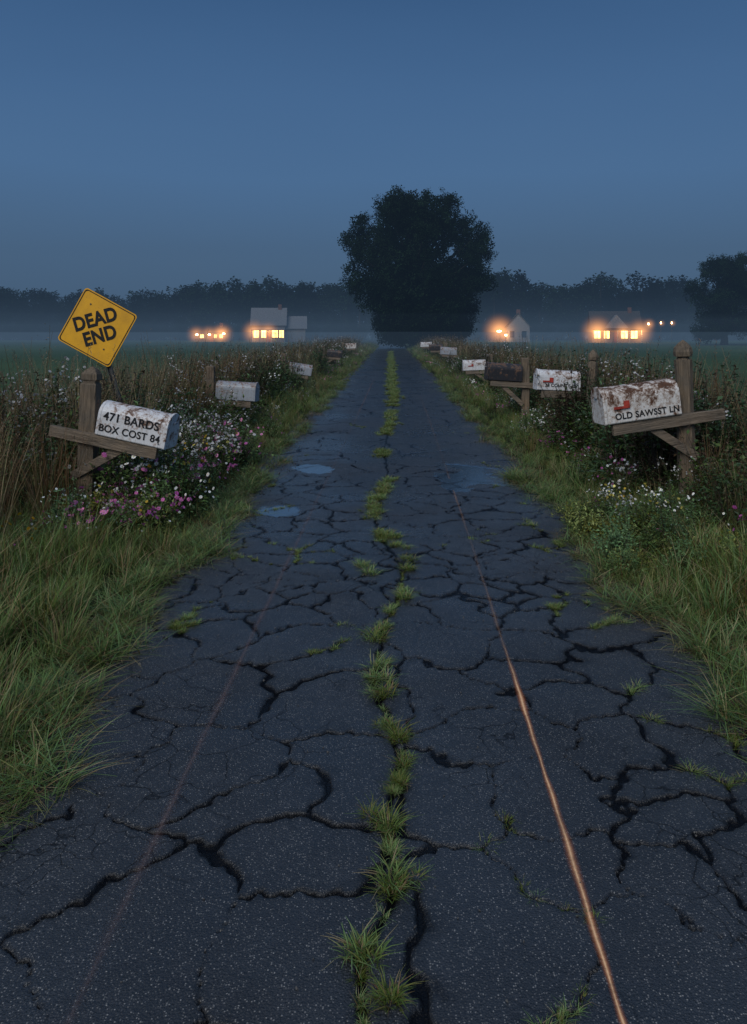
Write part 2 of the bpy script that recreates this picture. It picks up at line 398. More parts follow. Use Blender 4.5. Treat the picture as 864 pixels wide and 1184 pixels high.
def straw(n,green=0):
    mb=MB()
    for i in range(n):
        a=R(0,6.283);h=R(.03,.11)+green*.08;l=R(.10,.34)
        if R(0,1)<green: c0,c1=jit(G0),jit(G1)
        else: c0,c1=DRY0,jit(DRY if R(0,1)<.6 else GY,.35)
        mb.blade((R(-.08,.08),R(-.08,.08),0),a,h,l,.004+.002*green,c0,c1,4,1.2)
    return mb.mesh('straw',PM)
strawc=make_coll('straw_kinds',[straw(18) for _ in range(2)]+[straw(26,.85) for _ in range(2)])

LG=(.090,.155,.042);LD=(.048,.095,.034);LY=(.23,.25,.05)
def flower(mb,p,c,r,n=8):
    p=Vector(p);d=Vector((R(-.6,.6),R(-1,.0),R(.2,1))).normalized();u=d.orthogonal().normalized();w_=d.cross(u)
    for k in range(n):
        a=6.283*k/n; e=u*math.cos(a)+w_*math.sin(a); f=w_*math.cos(a)-u*math.sin(a)
        mb.add([p,p+e*r*.7+f*r*.3,p+e*r+d*r*.1,p+e*r*.7-f*r*.3],[(0,1,2,3)],jit(c,.15))
    mb.add([p+d*.002+u*r*.25,p+d*.004+w_*r*.25,p+d*.002-u*r*.25,p+d*.004-w_*r*.25],[(0,1,2,3)],(.45,.30,.04))
def weed(stems,h0,h1,ls,nl,col,fl=None,fr=.018,spread=.14,nf=3,branch=True,dead=0):
    mb=MB()
    for s in range(stems):
        a=R(0,6.283);q=spread*math.sqrt(R(0,1)); h=R(h0,h1); ln=h*R(.08,.38)
        P=[Vector((q*math.cos(a)+math.cos(a)*ln*(k/5)**1.5+R(-.01,.01),q*math.sin(a)+math.sin(a)*ln*(k/5)**1.5+R(-.01,.01),h*k/5)) for k in range(6)]
        isd=R(0,1)<dead; sc=jit(DRY0) if isd else jit((.07,.075,.03))
        mb.tube(P,[.0045*(1-k/7) for k in range(6)],3,sc)
        for k in range(nl):
            tt=R(.08,1); i=min(4,int(tt*5)); f=tt*5-i; p=P[i].lerp(P[i+1],f)
            aa=R(0,6.283); d=Vector((math.cos(aa),math.sin(aa),R(-.3,.7)))
            off=d*R(0,.10 if branch else .01)*(1.1-tt*.5)
            mb.leaf(p+off,d,ls*R(.6,1.3)*(1.25-.6*tt),ls*R(.35,.6)*(1.2-.6*tt),jit(DRY0 if isd and R(0,1)<.7 else col,.35))
        if fl:
            for k in range(nf):
                pp=P[5]+Vector((R(-.07,.07),R(-.07,.07),R(-.12,.04)))
                mb.tube([P[4],pp],[.0015,.001],3,sc); flower(mb,pp,fl,fr*R(.7,1.2))
    return mb.mesh('weed',PM2)
def shrub(n,r,h,ls,col,fl=None,nfl=0,fr=.016):
    mb=MB()
    for s in range(16):
        a=R(0,6.283); q=R(.2,1)*r; zt=h*R(.6,1.25)
        e=Vector((q*math.cos(a),q*math.sin(a),zt)); mdl=Vector((q*.5*math.cos(a),q*.5*math.sin(a),zt*.5))
        mb.tube([(0,0,0),mdl,e],[.007,.005,.002],3,(.05,.04,.025))
        for k in range(10):
            mb.leaf(mdl.lerp(e,R(.2,1)),(R(-1,1),R(-1,1),R(-.3,.8)),ls*R(.5,1.),ls*R(.35,.6),jit(col,.4))
    for k in range(n):
        a=R(0,6.283);u=R(-.2,1); q=math.sqrt(max(0,1-max(0,u)**2))*r*R(.35,1.1)*(1+.3*math.sin(a*3)); z=h*(.12+.88*max(0,u)*R(.6,1.05)) if u>0 else h*R(.03,.3)
        d=Vector((math.cos(a)+R(-.9,.9),math.sin(a)+R(-.9,.9),R(-.5,.8)))
        mb.leaf((q*math.cos(a),q*math.sin(a),z),d,ls*R(.6,1.3),ls*R(.4,.75),jit(col,.5))
    for k in range(nfl):
        a=R(0,6.283);u=R(.2,1);q=math.sqrt(1-u*u)*r
        flower(mb,(q*math.cos(a)*1.1,q*math.sin(a)*1.1,h*(.15+.98*u)),fl,fr*R(.7,1.2))
    return mb.mesh('shrub',PM2)
def tallgrass(n,h0,h1,dry):
    mb=MB()
    for i in range(n):
        a=R(0,6.283);q=.10*math.sqrt(R(0,1));h=R(h0,h1);isd=R(0,1)<dry
        c0,c1=(DRY0,jit((.30,.20,.09),.3)) if isd else (jit(G0),jit((.12,.17,.05)))
        l=h*R(.1,.5)
        mb.blade((q*math.cos(a),q*math.sin(a),0),a,h,l,.006,c0,c1,5)
        if R(0,1)<.3:
            tip=Vector((q*math.cos(a)+math.cos(a)*l*.8,q*math.sin(a)+math.sin(a)*l*.8,h*.9))
            for k in range(9):
                aa=R(0,6.283); mb.leaf(tip+Vector((0,0,k*.012)),(math.cos(aa),math.sin(aa),1.2),.025,.006,jit((.20,.13,.08),.3))
    return mb.mesh('tallgrass',PM)
WH=(.74,.74,.72);PK=(.72,.20,.50);YL=(.75,.58,.10)
wk=[weed(9,.35,.75,.075,18,LG,None,spread=.18),
    weed(9,.35,.8,.06,20,LD,None,spread=.2),
    weed(7,.6,1.0,.07,20,LD,None,spread=.16,dead=.3),
    weed(6,.4,.75,.05,12,LG,WH,.024,.18,4),
    weed(6,.4,.70,.05,12,LG,PK,.030,.18,3),
    weed(6,.3,.6,.05,12,LG,YL,.025,.18,2),
    tallgrass(60,.4,.95,.45),
    tallgrass(50,.6,1.15,.8),
    weed(6,.7,1.25,.04,16,(.09,.065,.04),None,spread=.14,dead=.8),
    weed(8,.6,1.1,.035,14,LD,(.5,.5,.52),.014,.2,9),
    shrub(300,.42,.75,.075,LG),                 #10
    shrub(340,.45,.85,.060,LD),                 #11
    shrub(300,.40,.80,.055,(.085,.065,.036)),    #12 reddish
    shrub(260,.40,.70,.060,LG,WH,16,.020),      #13
    shrub(260,.38,.60,.060,LG,PK,11,.030),      #14
    shrub(240,.40,.50,.075,LY)]      #15
weeds=make_coll('weed_kinds',wk)

P=[];T=[];ST=[];W=[]
def rz(): return R(0,6.283)
def ss(a,b,x):
    t=max(0,min(1,(x-a)/(b-a)));return t*t*(3-2*t)
def wob(y,side): return .09*math.sin(y*1.7+side)+.07*math.sin(y*4.1+side*2)+.04*math.sin(y*9.7)
for side in (-1,1):
    e0=1.60 if side<0 else 1.68
    bands=[(.8,8,95),(8,16,50),(16,32,20),(32,60,8),(60,110,4)]
    for y0,y1,den in bands:
        wv=1.9
        for k in range(int((y1-y0)*wv*den)):
            y=R(y0,y1); u=R(0,1); x=e0+wv*u
            if u<.06 and R(0,1)<.5: continue
            s=(.38+.66*min(1,u*2.0))*R(.6,1.3)*(1 if y<16 else 1.25 if y<32 else 1.7 if y<60 else 2.2)
            if y<6: s*=1.12
            elif y<9.5: s*=.88
            else: s*=.82
            if R(0,1)<.04: s*=1.5
            P.append((side*(x+wob(y,side)),y,GZ+.0,R(-.15,.15)+0,R(-.15,.15)-side*.12*(u<.3),rz(),s,random.choice([0,1,2,3,4,5])))
    for k in range(620):
        y=.9+9*R(0,1)**1.2 ; x=e0+R(-.10,.2)+wob(y,side)
        ST.append((side*x,y,-.01,R(-.1,.1),R(-.1,.1),rz(),R(.5,1.15),random.choice([0,1,2,3,1,3])))
    for k in range(260):
        y=R(9,28); ST.append((side*(e0+R(-.02,.2)+wob(y,side)),y,-.01,0,0,rz(),R(.7,1.2),random.choice([0,1,2,3])))
scatter('roadside_grass',grass,P)
scatter('dry_grass',strawc,ST)
# gravel and crumbled asphalt along the edges
pebm=simple('gravel_stone',(.085,.082,.08),.8,.3,.5,9)
def pebble():
    mb=MB(); vs=[]
    for (x,y,z) in [(1,0,0),(-1,0,0),(0,1,0),(0,-1,0),(0,0,.7),(0,0,-.5),(.6,.6,.35),(-.6,.6,.3),(-.6,-.6,.35),(.6,-.6,.3)]:
        k=R(.8,1.25); vs.append((x*k,y*k,z*k))
    mb.add(vs,[(4,6,7),(4,7,8),(4,8,9),(4,9,6),(0,6,9),(2,7,6),(1,8,7),(3,9,8),(0,2,6),(2,1,7),(1,3,8),(3,0,9),(5,2,0),(5,1,2),(5,3,1),(5,0,3)],(1,1,1))
    return mb.mesh('pebble',pebm)
pc=make_coll('gravel_kinds',[pebble() for _ in range(4)])
PB=[]
for side in (-1,1):
    for k in range(900):
        y=1.8+12*R(0,1)**1.4; x=(1.60 if side<0 else 1.68)-abs(random.gauss(0,.13))+.06+wob(y,side)
        PB.append((side*x,y,0,R(0,3),R(0,3),rz(),R(.003,.011)*(1.6 if R(0,1)<.06 else 1),random.randrange(4)))
for k in range(500): PB.append((R(-1.6,1.6),1.8+9*R(0,1)**1.3,.002,R(0,3),R(0,3),rz(),R(.002,.006),random.randrange(4)))
scatter('gravel',pc,PB)
keys=[(2.12,-.02,.9),(2.25,-.09,1.1),(2.54,.04,1.3),(2.70,-.01,.7),(2.88,-.04,1.2),(3.06,.0,.6),(3.14,.03,.8),(3.27,.065,1.),(3.48,.02,1.1),(3.55,-.03,.9),(3.87,-.05,1.2),(4.03,-.075,1.3),(4.2,-.06,1.2),(4.6,-.08,1.3),(4.75,-.04,1.),(5.05,-.02,.9),(5.3,.06,1.3),(5.45,.10,.9),(5.9,.13,1.3),(6.2,.15,1.2),(5.85,-.14,1.3),(6.0,-.22,1.2),(6.6,.02,1.2),(6.75,-.07,1.2),(6.5,.15,.9)]
for y,x,s in keys:
    for k in range(4):
        T.append((x+R(-.035,.035)*s,y+R(-.04,.04)*s,-.008,0,0,rz(),R(.6,1.15)*s,random.choice([0,1,2,3])))
for k in range(90):
    y=R(2.0,6.2); T.append((float(centre(y))+R(-.01,.01),y,-.012,0,0,rz(),R(.25,.55),random.choice([0,1,2,3])))
for k in range(1600):
    y=6.8+ (70)*R(0,1)**1.35
    if math.sin(y*2.3)+math.sin(y*.83+1)+.7*math.sin(y*5)<-.4 and y<20: continue
    sp_=.024+min(.07,y*.003)
    T.append((float(centre(y))+.05*math.sin(y*2.1)+random.gauss(0,sp_),y,-.008,0,0,rz(),R(.5,1.0)*(1+min(1.3,y/25)),random.choice([0,1,2,3])))
cm=np.argwhere((CR<.5)&(Y>2.0)&(Y<16)&(np.abs(X)>.25)&(np.abs(X)<1.6)&(snoise(X,Y,.45,77)>1.15))
if len(cm):
    for k in np.random.choice(len(cm),min(240,len(cm)),replace=False):
        i,j=cm[k]; T.append((X[i,j],Y[i,j],-.012,0,0,rz(),R(.2,.7),random.choice([0,1,2,3])))
cm=np.argwhere((CR<.5)&(Y>2.0)&(Y<12)&(np.abs(X)>1.2)&(np.abs(X)<1.7)&(snoise(X,Y,.8,78)>.3))
for k in np.random.choice(len(cm),220,replace=False):
    i,j=cm[k]; T.append((X[i,j],Y[i,j],-.012,0,0,rz(),R(.25,.9),random.choice([0,1,2,3])))
scatter('grass_tufts',tuft,T)
for side in (-1,1):
    for y0,y1,den in [(3.5,10,15),(10,20,9),(20,40,5),(40,88,2.6)]:
        for k in range(int((y1-y0)*3.2*den)):
            y=R(y0,y1); inner=2.15+.9*(1-ss(4.8,7.0,y))+.22*math.sin(y*1.3+side)
            x=inner+3.2*R(0,1)**.8
            q=ss(0,1.6,x-inner)
            hgt=.44+.62*q
            if y<8.2: hgt*=.80+.20*ss(2.6,4,x)
            if 5.9<y<8 and x<3.6: hgt=min(hgt,.56)
            s=hgt*R(.65,1.35)
            if q<.35: idx=random.choice([0,0,1,3,4,6,13,14,3,10,5,6,1,4])
            elif q<.8: idx=random.choice([0,1,2,6,10,9,3,8,11,6,7,11,12,13,7])
            else: idx=random.choice([2,11,7,6,7,8,9,2,12,8])
            if side<0 and x>3.1 and y<7.6: idx=random.choice([6,7,7,8,7]); s=R(.8,1.15)
            W.append((side*x,y,GZ,R(-.14,.14),R(-.14,.14),rz(),s,idx))
    for k in range(230):
        y=9.5+78*R(0,1)**1.3
        W.append((side*R(3.2,5.0),y,GZ,R(-.1,.1),R(-.1,.1),rz(),R(1.0,1.55),random.choice([2,8,8,12,9,7,7])))
    for k in range(150):
        y=8.6+60*R(0,1)**1.7
        W.append((side*R(2.9,4.6),y,GZ,R(-.1,.1),R(-.1,.1),rz(),R(.8,1.4),random.choice([10,11,11,12])))
# flower patches by the near left mailbox
for k in range(120): W.append((-R(2.05,3.0),R(7.4,11.0),GZ,R(-.1,.1),R(-.1,.1),rz(),R(.65,1.0),random.choice([3,4,4,13,14,14,9,5])))
for k in range(40): W.append((-R(1.95,2.9),R(6.7,8.0),GZ,R(-.1,.1),R(-.1,.1),rz(),R(.45,.72),random.choice([5,4,14,3,4,15,13])))
for k in range(34): W.append((R(2.7,4.2),R(8.3,13),GZ,R(-.1,.1),R(-.1,.1),rz(),R(.9,1.4),random.choice([11,10,12,11,8])))
for k in range(66): W.append((R(1.72,2.7),R(5.8,7.4),GZ,R(-.3,.3),R(-.3,.3),rz(),R(.24,.48),random.choice([15,10,15,11,10])))
for k in range(14): W.append((R(1.95,2.6),R(7.0,7.9),GZ,0,0,rz(),R(.45,.6),5 if k%2 else 3))
for k in range(20): W.append((R(2.9,3.9),R(6.0,7.6),GZ,0,0,rz(),R(.75,1.05),random.choice([10,11,7,6])))
scatter('wildflowers_and_weeds',weeds,W)

# ------------------------------------------------------------ trees
mt,t=newmat('tree_leaf')
c=t.attr('Col').outputs['Color']; r=t.n('ShaderNodeObjectInfo').outputs['Random']
hs=t.n('ShaderNodeHueSaturation',{'Hue':.5,'Saturation':1.,'Value':t.math('MULTIPLY_ADD',r,1.3,.25),'Color':c}).outputs[0]
t.out(t.n('ShaderNodeBsdfPrincipled',{'Base Color':hs,'Roughness':.8,'Specular IOR Level':.03}).outputs[0])
TL=mt
bark=simple('bark',(.030,.026,.022),.9,.1,.4,3)
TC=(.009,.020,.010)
def leafclump(n,r,l,c):
    mb=MB()
    for k in range(n):
        d=Vector((random.gauss(0,1),random.gauss(0,1),random.gauss(0,.8))).normalized(); p=d*r*R(.1,1)**.6
        aa=Vector((random.gauss(0,1),random.gauss(0,1),random.gauss(0,.7)))
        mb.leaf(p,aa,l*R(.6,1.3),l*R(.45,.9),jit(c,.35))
    return mb.mesh('leafclump',TL)
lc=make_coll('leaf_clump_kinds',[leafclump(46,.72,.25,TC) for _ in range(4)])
def oak(name,loc,prof,nl,sc=1,seed=1):
    random.seed(seed)
    e=empty(name,loc)
    zs=[p[0] for p in prof]; rsx=[p[1] for p in prof]; cxs=[p[2] for p in prof]
    Hh=zs[-1]
    mb=MB()
    tr=[(0,0,-.3),(.1,0,1),(-.05,.1,2.4),(.1,.05,Hh*.25),(.15,0,Hh*.45),(0,.1,Hh*.65),(.1,0,Hh*.85)]
    mb.tube(tr,[.75*sc,.58*sc,.52*sc,.46*sc,.33*sc,.2*sc,.06*sc],10,(1,1,1))
    L=[];lob=[]
    for k in range(nl):
        zc=zs[0]+(Hh-zs[0])*R(0,1)**.85; zc=min(zc,Hh-.9)
        if k%8==0: zc=R(1.2,3.5)
        Rr=float(np.interp(zc,zs,rsx)); ox=float(np.interp(zc,zs,cxs)); a=R(0,6.283); rr=R(.8,1.9)*sc
        q=max(0,Rr-rr*.7)*(R(.82,1.04) if R(0,1)<.75 else R(.1,.7))
        lob.append((Vector((ox+q*math.cos(a),q*math.sin(a),zc)),rr))
    for p,rr in lob:
        zb=max(1.6,p.z*.5); base=Vector((.1,0,zb)); midp=base.lerp(p,.5)+Vector((R(-.5,.5),R(-.5,.5),R(0,.9)))
        mb.tube([base,midp,p],[.13*sc,.07*sc,.03*sc],5,(1,1,1))
        n=int(15*rr**1.3)
        for k in range(n):
            d=Vector((random.gauss(0,1),random.gauss(0,1),random.gauss(0,.8))).normalized()
            pp=p+d*rr*R(.35,1.12)
            if pp.z<.7: pp.z=R(.7,1.4)
            L.append((*pp,R(-3,3),R(-3,3),rz(),R(.55,1.15)*sc**.5,random.choice([0,1,2,3])))
    for k in range(int(nl*5)):
        z=R(zs[0],Hh*.88); Rr=float(np.interp(z,zs,rsx))*.66; ox=float(np.interp(z,zs,cxs)); a=rz(); q=Rr*math.sqrt(R(0,1))
        L.append((ox+q*math.cos(a),q*math.sin(a),z,R(-3,3),R(-3,3),rz(),R(.9,1.5)*sc**.5,random.choice([0,1,2,3])))
    mb.obj('trunk_and_limbs',bark,e,smooth=True)
    scatter('foliage',lc,L,e)
    return e
oak('oak_tree',(3.0,90,GZ),[(.8,4.4,.8),(4.0,6.4,.6),(7.0,8.8,-.1),(10.6,9.6,.2),(13.6,8.4,0),(15.8,6.0,.1),(17.6,2.8,.2)],150,1,seed=5)
oak('oak_tree',(50.5,118,GZ),[(1.2,5.5,0),(6,6.6,0),(10,6,0),(12.0,4.2,.5),(13.5,1.6,.8)],60,.85,seed=8)
oak('oak_tree',(61,122,GZ),[(1.2,6.5,0),(6,7.4,0),(10.5,6.6,0),(12.2,4.6,.5),(13.6,1.6,.8)],70,.9,seed=9)
random.seed(21)
def fartree(h,r):
    mb=MB(); mb.tube([(0,0,0),(.1,0,h*.5),(0,.1,h*.85)],[.3,.2,.05],5,(.03,.025,.02))
    lob=[]
    for k in range(26):
        zc=h*R(.10,.9); q=r*math.sin(math.pi*min(1,max(.08,(zc/h)))**.8)**.7*R(.3,.9); a=rz()
        lob.append(((q*math.cos(a),q*math.sin(a),zc),R(.9,1.9)))
    for p,rr in lob:
        for k in range(75):
            d=Vector((random.gauss(0,1),random.gauss(0,1),random.gauss(0,1))).normalized()
            pp=Vector(p)+d*rr*R(.5,1.15)
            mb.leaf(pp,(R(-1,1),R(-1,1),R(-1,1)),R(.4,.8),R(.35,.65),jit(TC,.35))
    return mb.mesh('fartree',TL)
ft=make_coll('far_tree_kinds',[fartree(R(11.5,15),R(3.6,5.4)) for _ in range(7)])
D=[]
for row,(yy,dx) in enumerate([(196,4.4),(206,4.4),(218,4.6)]):
    x=-330
    while x<330:
        x+=dx*R(.6,1.4)
        hh=1.12+.10*math.sin(x*.035+1.2)+.05*math.sin(x*.11)+.03*row
        if x<-70: hh*=.92
        if x>10: hh*=1.06
        D.append((x,yy+R(-4,4)+abs(x)*.05,GZ,0,0,rz(),hh*R(.82,1.12),random.randrange(7)))
x=-330
while x<330:
    x+=R(1.5,3.0); D.append((x,191+R(-3,3)+abs(x)*.05,GZ-.5,0,0,rz(),R(.3,.5),random.randrange(7)))
for k in range(26): D.append((R(68,110),R(120,150),GZ,0,0,rz(),R(.8,1.0),random.randrange(7)))
scatter('distant_trees',ft,D)

# ------------------------------------------------------------ mailboxes
WD=wood_mat('weathered_post',(.21,.155,.105)); WA=wood_mat('weathered_board',(.22,.17,.125),(.06,1,1))
blk=simple('black_lettering',(.012,.012,.014),.6,.3,.3,30)
red=simple('red_flag_paint',(.36,.045,.03),.5,.4,.5,20)
def box_mat(name,c,rust,seed):
    m,t=newmat(name)
    co_=t.n('ShaderNodeTexCoord').outputs['Object']
    v=t.n('ShaderNodeMapping',{'Vector':co_,'Location':(seed*3.1,seed,0)}).outputs[0]
    n=t.noise(v,7,8,.72,.6); n2=t.noise(v,38,6,.75); z=t.n('ShaderNodeSeparateXYZ',{0:co_}).outputs[2]
    st=t.noise(t.n('ShaderNodeMapping',{'Vector':v,'Scale':(1,1,.08)}).outputs[0],26,5,.7)
    a=t.math('ADD',t.math('MULTIPLY',n,.65),t.math('MULTIPLY',n2,.35))
    a=t.math('ADD',a,t.math('MULTIPLY',z,.24))
    rm=t.ramp(a,[(.62-rust,0.),(.68-rust,1.)])
    paint=t.mix(t.ramp(st,[(.45,0.),(.75,.6)]),c,tuple(x*.55 for x in c))
    paint=t.mix(t.ramp(n2,[(.42,0.),(.7,.4)]),paint,(c[0]*.6,c[1]*.5,c[2]*.38))
    halo=t.ramp(a,[(.57-rust,0.),(.63-rust,.6)])
    paint=t.mix(halo,paint,(.28,.15,.08))
    rc=t.ramp(n2,[(.3,(.028,.014,.009)),(.7,(.14,.060,.030))])
    col=t.mix(rm,paint,rc)
    b=t.n('ShaderNodeBump',{'Height':t.math('ADD',rm,n2),'Strength':.4,'Distance':.004}).outputs[0]
    t.out(t.n('ShaderNodeBsdfPrincipled',{'Base Color':col,'Roughness':t.math('MULTIPLY_ADD',rm,.35,.42),'Specular IOR Level':.4,'Normal':b}).outputs[0])
    return m
BM=[box_mat('white_rusted_metal',(.70,.71,.74),.036,1),box_mat('white_rusty_metal',(.74,.72,.70),.064,2),
    box_mat('black_metal',(.03,.03,.035),.0,3),box_mat('grey_metal',(.34,.37,.42),.02,4)]
def prof(W_,H_,n=12):
    r=W_/2; hs=H_-r*.9
    p=[(-r+.012,0),(-r,.012)]
    for k in range(n+1):
        a=math.pi-math.pi*k/n; p.append((r*math.cos(a),hs+r*.9*math.sin(a)))
    p+=[(r,.012),(r-.012,0)]
    return p
def shell(L0,L1,W_,H_,name,mat,parent,cap=True,**k):
    mb=MB(); p=prof(W_,H_); n=len(p)
    vs=[(L0,a,b) for a,b in p]+[(L1,a,b) for a,b in p]
    fs=[(i,(i+1)%n,n+(i+1)%n,n+i) for i in range(n)]+[tuple(range(n-1,-1,-1)),tuple(range(n,2*n))]
    mb.add(vs,fs,(1,1,1))
    o=mb.obj(name,mat,parent,smooth=False,bevel=.004); return o
def text(body,size,parent,loc,mat,rot=(math.pi/2,0,0),off=.0,sx=1,name='lettering'):
    cu=bpy.data.curves.new(name,'FONT'); cu.body=body; cu.size=size; cu.extrude=.001; cu.offset=off
    cu.align_x='CENTER'; cu.align_y='CENTER'; cu.materials.append(mat); cu.space_character=1.05
    o=bpy.data.objects.new(name,cu); o.location=loc; o.rotation_euler=rot; o.scale=(sx,1,1); link(o,parent); return o
def mailbox(px,py,top,side,L,Hb,zc,mi,roll,yaw=0,pw=.075,lean=0,words=None,flag=False,finial=0,d0=.10,brace=True,armoff=0):
    e=empty('mailbox',(px,py,GZ))
    Wb=Hb*.80
    mb=MB(); n=4 if finial==0 else 8
    if finial==0: rings=[(-.2,1),(top-.17,1),(top-.165,.82),(top-.14,.8),(top-.13,1.02),(top-.07,.98),(top-.03,.62),(top,.12)]
    elif finial==1: rings=[(-.2,1),(top-.2,1),(top-.195,.72),(top-.17,.62),(top-.165,1.0),(top-.12,1.08),(top-.075,.95),(top-.035,.55),(top,.08)]
    else: rings=[(-.2,1),(top-.02,1),(top,.85)]; n=4
    vs=[];fs=[]
    sh=[(-.2,1)]+[(top*.16*k,1+R(-.03,.03)) for k in range(1,6)]; rings=sh+rings[1:]
    for z_,k in rings:
        bx,by=(R(-.004,.004),R(-.004,.004))
        for j in range(n):
            a=math.pi/4+2*math.pi*j/n if n==4 else math.pi/8+2*math.pi*j/n
            rr=pw*(1.414 if n==4 else 1.18)*k
            vs.append((rr*math.cos(a)+R(-.003,.003)+bx,rr*math.sin(a)+R(-.003,.003)+by,z_))
    for i in range(len(rings)-1):
        for j in range(n): fs.append((i*n+j,i*n+(j+1)%n,(i+1)*n+(j+1)%n,(i+1)*n+j))
    fs.append(tuple(range((len(rings)-1)*n,len(rings)*n)))
    mb.add(vs,fs,(1,1,1)); mb.obj('post',WD,e,bevel=.006,rot=(0,lean,0))
    f=bpy.data.objects.new('arm_frame',None); link(f,e); f.empty_display_size=.1
    f.location=(0,0,zc); f.rotation_euler=(0,roll*side,yaw)
    s=side
    fy=-pw-.032
    cxm=s*(pw+d0+L/2); x0,x1=sorted((-s*(pw+.22+armoff),s*(pw+d0+L*.92)))
    bz=-Hb/2
    mb=MB()
    NN=8; vs=[];fs=[]
    for i in range(NN+1):
        x=x0+(x1-x0)*i/NN; u=R(-.004,.004); l_=R(-.004,.004)
        vs+=[(x,fy-.028,bz-.115+l_),(x,fy+.028,bz-.115+l_),(x,fy+.028,bz-.006+u),(x,fy-.028,bz-.006+u)]
    for i in range(NN):
        for k in range(4): fs.append((4*i+k,4*i+4+k,4*i+4+(k+1)%4,4*i+(k+1)%4))
    fs+=[(0,1,2,3),(4*NN+3,4*NN+2,4*NN+1,4*NN)]
    mb.add(vs,fs,(1,1,1)); mb.obj('arm',WA,f,bevel=.005)
    mb=MB(); a0,a1=sorted((s*(pw+.03),s*(pw+d0+L*.9))); mb.box((a0,fy+.031,bz-.03),(a1,fy+.031+Wb*.7,bz-.003)); mb.obj('shelf_board',WA,f,bevel=.004)
    if brace:
        mb=MB(); pA=Vector((s*pw*.4,0,bz-.46)); pB=Vector((s*(pw+.40),0,bz-.10))
        dd=(pB-pA).normalized(); nn=Vector((-dd.z,0,dd.x))*.043
        vs=[]
        for yy_ in (fy+.002,fy+.038):
            vs+=[pA-nn+Vector((0,yy_,0)),pB-nn+Vector((0,yy_,0)),pB+nn+Vector((0,yy_,0)),pA+nn+Vector((0,yy_,0))]
        mb.add(vs,[(0,1,2,3),(7,6,5,4),(0,4,5,1),(1,5,6,2),(2,6,7,3),(3,7,4,0)],(1,1,1)); mb.obj('brace',WA,f,bevel=.004)
    g=bpy.data.objects.new('box',None); link(g,f); g.empty_display_size=.1
    g.location=(cxm,fy+Wb*.32,bz)
    shell(-L/2,L/2,Wb,Hb,'box_body',BM[mi],g)
    shell(*sorted((s*(L/2+.002),s*(L/2+.028))),Wb+.018,Hb+.012,'door',BM[mi],g)
    mb=MB(); hx=s*(L/2+.03); mb.box((min(hx,hx+s*.02),-.03,Hb*.72),(max(hx,hx+s*.02),.03,Hb*.72+.02)); mb.obj('door_handle',BM[3],g,bevel=.003)
    for q in (-.46,.43):
        shell(L*q-.006,L*q+.006,Wb+.006,Hb+.004,'rib',BM[mi],g)
    if words:
        for i,(wd,sz,wx,wz) in enumerate(words): text(wd,sz,g,(wx,-Wb/2-.0045,wz),blk,off=.0018,rot=(math.pi/2,R(-.02,.02),0))
    if flag:
        mb=MB(); fx=flag
        mb.box((fx-.015,-Wb/2-.020,Hb*.40),(fx+.15,-Wb/2-.010,Hb*.40+.026)); mb.box((fx+.09,-Wb/2-.020,Hb*.40+.027),(fx+.15,-Wb/2-.010,Hb*.40+.075))
        mb.obj('flag',red,g,bevel=.002)
    return e
r_=math.radians
mailbox(-3.02,7.7,1.50,1,.70,.33,1.05,0,r_(10.5),r_(-9),.078,r_(2.5),[('471 BARDS',.115,.0,.200),('BOX COST 84',.098,.0,.082)],False,0,.14,armoff=-.03)
mailbox(-3.22,14,1.24,1,.70,.33,.82,3,r_(3),r_(-6),.07,r_(-1),None,False,2,.05)
mailbox(-3.3,24,1.2,1,.68,.34,.80,3,r_(9),r_(4),.065,0,[('214',.12,0,.14)],False,2,.1)
mailbox(-3.2,37,1.2,1,.7,.34,.9,2,r_(5),0,.065,0,None,False,2)
mailbox(-3.2,52,1.2,1,.7,.36,.95,1,r_(-2),0,.065,0,None,False,2)
mailbox(3.02,7.9,1.76,-1,.78,.36,1.22,1,r_(7),r_(8),.075,r_(-2.0),[('OLD SAWSST LN',.086,.03,.068)],-.30,1,.10)
mailbox(3.12,12.3,1.57,-1,.66,.32,1.06,0,r_(-3),r_(4),.065,r_(3),[('38 COUNTY LN',.07,.02,.085)],-.26,1,.10)
mailbox(2.76,16,1.32,-1,.70,.36,1.0,2,r_(-4),r_(6),.075,0,None,False,2,.02)
mailbox(3.2,25,1.15,-1,.70,.34,.82,0,r_(2),0,.065,0,None,-.2,2)
mailbox(3.3,37,1.2,-1,.75,.36,.95,3,r_(-3),0,.065,0,None,False,2)
mailbox(3.25,46,1.25,-1,.8,.36,1.0,2,r_(2),0,.065,0,None,False,2)
mailbox(3.2,58,1.25,-1,.8,.36,1.0,0,r_(2),0,.065,0,None,False,2)

